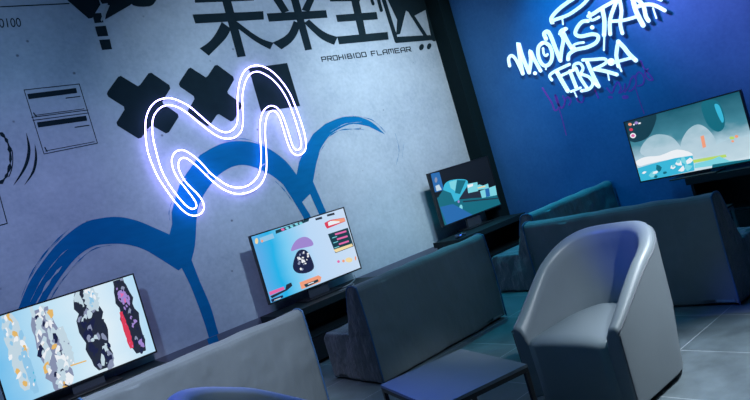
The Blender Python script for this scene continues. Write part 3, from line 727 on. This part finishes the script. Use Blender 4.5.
BP = [(0, .015), (-.012, .45), (0, .80), (.008, .82), (.025, .835), (.05, .842), (.09, .842), (.12, .832), (.15, .80), (.22, .62), (.31, .44), (.33, .36), (.33, .015)]
def make_sofa(L, label, loc_, rz):
    """local: back plane at x=0, seat toward +x, length along y"""
    t = empty('sofa', label, 'sofa', loc_, rz, None)
    b = obj('backrest', prism(BP, 0, L), [M_fab, M_fab2], t, smooth=True)
    for p in b.data.polygons:
        if abs(p.normal.y) > .9: p.material_index = 1
    soften(b)
    s = obj('seat', prism([(.30, .015), (.30, .425), (.68, .43), (.74, .38), (.75, .015)], .012, L-.012), M_fab2, t, smooth=True); soften(s, .016, .035)
    for y in (.004, L-.004):
        pp = [(p[0]-.004*(1 if k < 3 else 0), y, p[1]) for k, p in enumerate(BP[:10])]
        pi = obj('piping', tube(bmesh.new(), [Vector(p) for p in sm(pp, 4, False)], .0075, n=6), M_pipe, b, smooth=True)
    return t
# rz = +90deg: local +x -> world +Y ; local +y -> world -X
make_sofa(1.60, 'grey slipcovered sofa facing the television with the jagged spires', (2.335, 4.19, 0), PI/2)
make_sofa(1.60, 'grey slipcovered sofa facing the dotted boulder screen, behind the low table', (4.46, 4.19, 0), PI/2)
make_sofa(1.62, 'grey slipcovered sofa against the blue wall, partly hidden behind another sofa', (6.85, 4.19, 0), PI/2)
s3 = make_sofa(1.74, 'dark slipcovered sofa behind the armchair, facing the blue wall', (4.63, 2.10, 0), 0)

# ---------------------------------------------------------------- armchairs (front faces local -y)
def smooths(a, b, t):
    t = min(1, max(0, (t-a)/(b-a))); return t*t*(3-2*t)
def foot(t, w, f, r, bk):
    """U path: from front right up round the back to front left, t 0..1"""
    ang = None
    Ls = r-f; arcL = PI*(w+bk-r)/2; tot = 2*Ls+arcL; s = t*tot
    if s < Ls: return (w, f+s)
    if s > Ls+arcL: return (-w, r-(s-Ls-arcL))
    a = (s-Ls)/arcL*PI
    e = .86
    c, d = math.cos(a), math.sin(a)
    return (w*math.copysign(abs(c)**e, c), r+(bk-r)*abs(d)**e)
def make_chair(label, loc_, rz, BH=.915):
    t = empty('armchair', label, 'armchair', loc_, rz)
    N = 56; bm = bmesh.new(); rings = []; rimO = []; rimI = []
    for i in range(N+1):
        u = i/N; uu = min(u, 1-u); k = math.sin(PI/2*min(1, uu/.44))**1.15
        h = .50+(BH-.50)*k
        lean = .045*k
        ob = foot(u, .350, -.385, .04, .385); om = foot(u, .366+.026*k, -.405, .04, .395+lean)
        im = foot(u, .276+.02*k, -.40, .0, .285+lean); ib = foot(u, .255, -.39, -.02, .20)
        mixp = lambda q: (om[0]*(1-q)+im[0]*q, om[1]*(1-q)+im[1]*q)
        d_ = h-.43
        prof = [(ob, .03), (foot(u, .364, -.40, .04, .39), .20), ((om[0], om[1]-lean*.4), min(.42, h-.10)), (mixp(-.02), h-.045),
                (mixp(.03), h-.02), (mixp(.14), h-.005), (mixp(.32), h), (mixp(.55), h-.006), (mixp(.78), h-.022),
                (mixp(.93), h-.05), (mixp(1.03), h-.05-d_*.15), ((im[0]*.85+ib[0]*.15, im[1]*.85+ib[1]*.15), h-.05-d_*.4), ((im[0]*.45+ib[0]*.55, im[1]*.45+ib[1]*.55), h-.05-d_*.7), (ib, .36), (ib, .06)]
        rings.append([bm.verts.new((p[0], p[1], z)) for p, z in prof])
        q_ = mixp(.0); rimO.append(Vector((q_[0], q_[1], h-.028)))
    n = len(rings[0])
    for i in range(N):
        for k in range(n): bm.faces.new((rings[i][k], rings[i][(k+1) % n], rings[i+1][(k+1) % n], rings[i+1][k]))
    bm.faces.new(rings[0]); bm.faces.new(rings[-1][::-1])
    sh = obj('shell', bm, M_leather, t, smooth=True)
    m = sh.modifiers.new('round', 'BEVEL'); m.width = .018; m.segments = 3; m.limit_method = 'ANGLE'; m.angle_limit = math.radians(50)
    sh.modifiers.new('n', 'WEIGHTED_NORMAL')
    # seat block with domed top
    bm = bmesh.new(); nx, ny = 16, 16; g_ = []
    for j in range(ny+1):
        row = []
        for i in range(nx+1):
            a = -1+2*i/nx; y = -.415+.64*j/ny
            w = .283 if y < 0 else .283*math.sqrt(max(.05, 1-(y/.27)**2*.75))
            z = .440-.03*abs(a)**4-.035*max(0, (1-j/1.6))**2-.004*(a*a)
            row.append(bm.verts.new((a*w, y+ (.02*abs(a)**6 if j == 0 else 0), z)))
        g_.append(row)
    for j in range(ny):
        for i in range(nx): bm.faces.new((g_[j][i], g_[j][i+1], g_[j+1][i+1], g_[j+1][i]))
    e0 = [e for e in bm.edges if e.is_boundary]
    r = bmesh.ops.extrude_edge_only(bm, edges=e0)
    for v in [v for v in r['geom'] if isinstance(v, bmesh.types.BMVert)]: v.co.z = .035; v.co.y += .012 if v.co.y < -.3 else 0
    st = obj('seat', bm, M_leather, t, smooth=True)
    m = st.modifiers.new('round', 'BEVEL'); m.width = .02; m.segments = 3; m.limit_method = 'ANGLE'; m.angle_limit = math.radians(50)
    obj('piping', tube(bmesh.new(), rimO, .004, n=6), M_seam, t, smooth=True)
    for sx in (-1, 1):
        obj('seam', tube(bmesh.new(), [(sx*.367, -.398, .46), (sx*.362, -.393, .20), (sx*.352, -.378, .04)], .004, n=6), M_seam, t)
        for sy in (-.28, .22):
            bm = bmesh.new(); tube(bm, [(sx*.24, sy, .0), (sx*.24, sy, .05)], .02); obj('foot', bm, M_metal, t)
    return t
# local -y (front) -> world direction (-.985,-.17): rz with R(rz)*(0,-1)=(sin rz,-cos rz)
make_chair('grey leather tub armchair in front of the dark sofa, seat in view', (3.265, 2.315, 0), -PI/2)
make_chair('tub armchair at the bottom edge of the picture, only its blue-lit rim showing', (1.225, 2.76, 0), PI/2-.24)

# ---------------------------------------------------------------- low tables
def low_table(label, cx, cy, w, d, h, rz, m_top, m_leg):
    t = empty('coffee_table', label, 'table', (cx, cy, 0), rz)
    obj('table_top', bx(-w/2, w/2, -d/2, d/2, h-.018, h, bev=.002), m_top, t)
    bm = bmesh.new()
    for a in ((-w/2, w/2, -d/2, -d/2+.022), (-w/2, w/2, d/2-.022, d/2), (-w/2, -w/2+.022, -d/2+.022, d/2-.022), (w/2-.022, w/2, -d/2+.022, d/2-.022)):
        box(bm, a[0], a[1], a[2], a[3], h-.042, h-.0181)
    obj('frame', bm, m_leg, t)
    for sx in (-1, 1):
        for sy in (-1, 1):
            x = sx*(w/2-.012); y = sy*(d/2-.012)
            obj('leg', bx(x-.012, x+.012, y-.012, y+.012, 0, h-.043), m_leg, t)
    return t
low_table('low square grey-topped table with black steel legs beside the armchair', 2.325, 2.735, .60, .68, .42, -.24, M_ttop, M_metal)
low_table('low dark table with pale steel legs beyond the dark sofa', 5.92, 2.92, .52, .58, .47, 0, M_black, M_lsteel)

# ---------------------------------------------------------------- lights
def spot(name, loc_, tgt, power, col, size=60, blend=.6, rad=.06):
    l = bpy.data.lights.new(name, 'SPOT'); l.energy = power; l.color = col; l.spot_size = math.radians(size); l.spot_blend = blend; l.shadow_soft_size = rad
    o = bpy.data.objects.new(name, l); C.objects.link(o); o.location = loc_
    d = Vector(tgt)-Vector(loc_); o.rotation_euler = d.to_track_quat('-Z', 'Y').to_euler(); return o
spot('spot_mural', (3.3, 1.0, 4.4), (4.1, 6.1, 2.45), 860, (.66, .82, 1), 54, .9, .12)
spot('spot_corner', (4.9, 2.4, 4.4), (5.7, 6.1, 2.3), 780, (.76, .87, .90), 60, 1, .12)
spot('spot_left', (-.6, 1.5, 4.4), (.2, 6.1, 2.0), 500, (.42, .62, 1), 75, 1, .15)
spot('spot_sofa', (1.0, 1.6, 4.4), (1.4, 4.3, .65), 950, (.80, .90, 1), 32, .7, .12)
spot('fill_sofa_middle', (3.4, 1.5, 4.4), (3.4, 4.3, .8), 110, (.66, .90, 1), 32, .9, .12)  # unseen weak lamp added to lift the back of the middle sofa
spot('spot_armchair', (3.55, -.7, 4.4), (3.35, 2.5, .6), 640, (.78, .88, 1), 20, .8, .08)
spot('fill_armchair_blue', (.6, 3.6, 4.4), (3.65, 2.25, .85), 560, (.02, .08, 1), 10, 1, .08)  # unseen blue fill added to tint the inside of the armchair back
spot('spot_floor', (4.5, .8, 4.4), (3.45, 1.3, 0), 1750, (.86, .94, 1), 36, .9, .1)
spot('spot_blue', (5.7, 4.7, 4.4), (6.88, 2.5, 3.1), 800, (.85, .38, 1), 62, 1, .15)
spot('spot_blue_low', (5.7, 4.2, 4.4), (6.88, 3.6, .9), 380, (.0, .58, 1), 90, 1, .15)
spot('spot_teal', (5.2, 4.75, 4.4), (5.0, 4.6, 0), 300, (.0, .75, 1), 60, .8, .1)
spot('spot_violet', (1.2, 3.0, 4.4), (1.2, 6.1, .5), 150, (.72, .42, 1), 70, 1, .15)
spot('spot_blue_seat', (1.2, 4.4, 4.4), (1.2, 2.9, .6), 800, (.03, .10, 1), 36, 1, .1)
w = bpy.data.worlds.new('world'); bpy.context.scene.world = w; w.use_nodes = True
w.node_tree.nodes['Background'].inputs[0].default_value = (.10, .16, .35, 1); w.node_tree.nodes['Background'].inputs[1].default_value = .3
def area(name, loc_, tgt, power, col, sx, sy):
    l = bpy.data.lights.new(name, 'AREA'); l.energy = power; l.color = col; l.shape = 'RECTANGLE'; l.size = sx; l.size_y = sy
    o = bpy.data.objects.new(name, l); C.objects.link(o); o.location = loc_
    d = Vector(tgt)-Vector(loc_); o.rotation_euler = d.to_track_quat('-Z', 'Y').to_euler(); return o
area('ceiling_wash', (2.0, 2.0, 4.5), (2.0, 2.0, 0), 38, (.14, .62, 1), 5, 4)

s = bpy.context.scene
s.view_settings.view_transform = 'Standard'; s.view_settings.look = 'None'; s.view_settings.exposure = 0; s.view_settings.gamma = 1; s.view_settings.use_curve_mapping = False
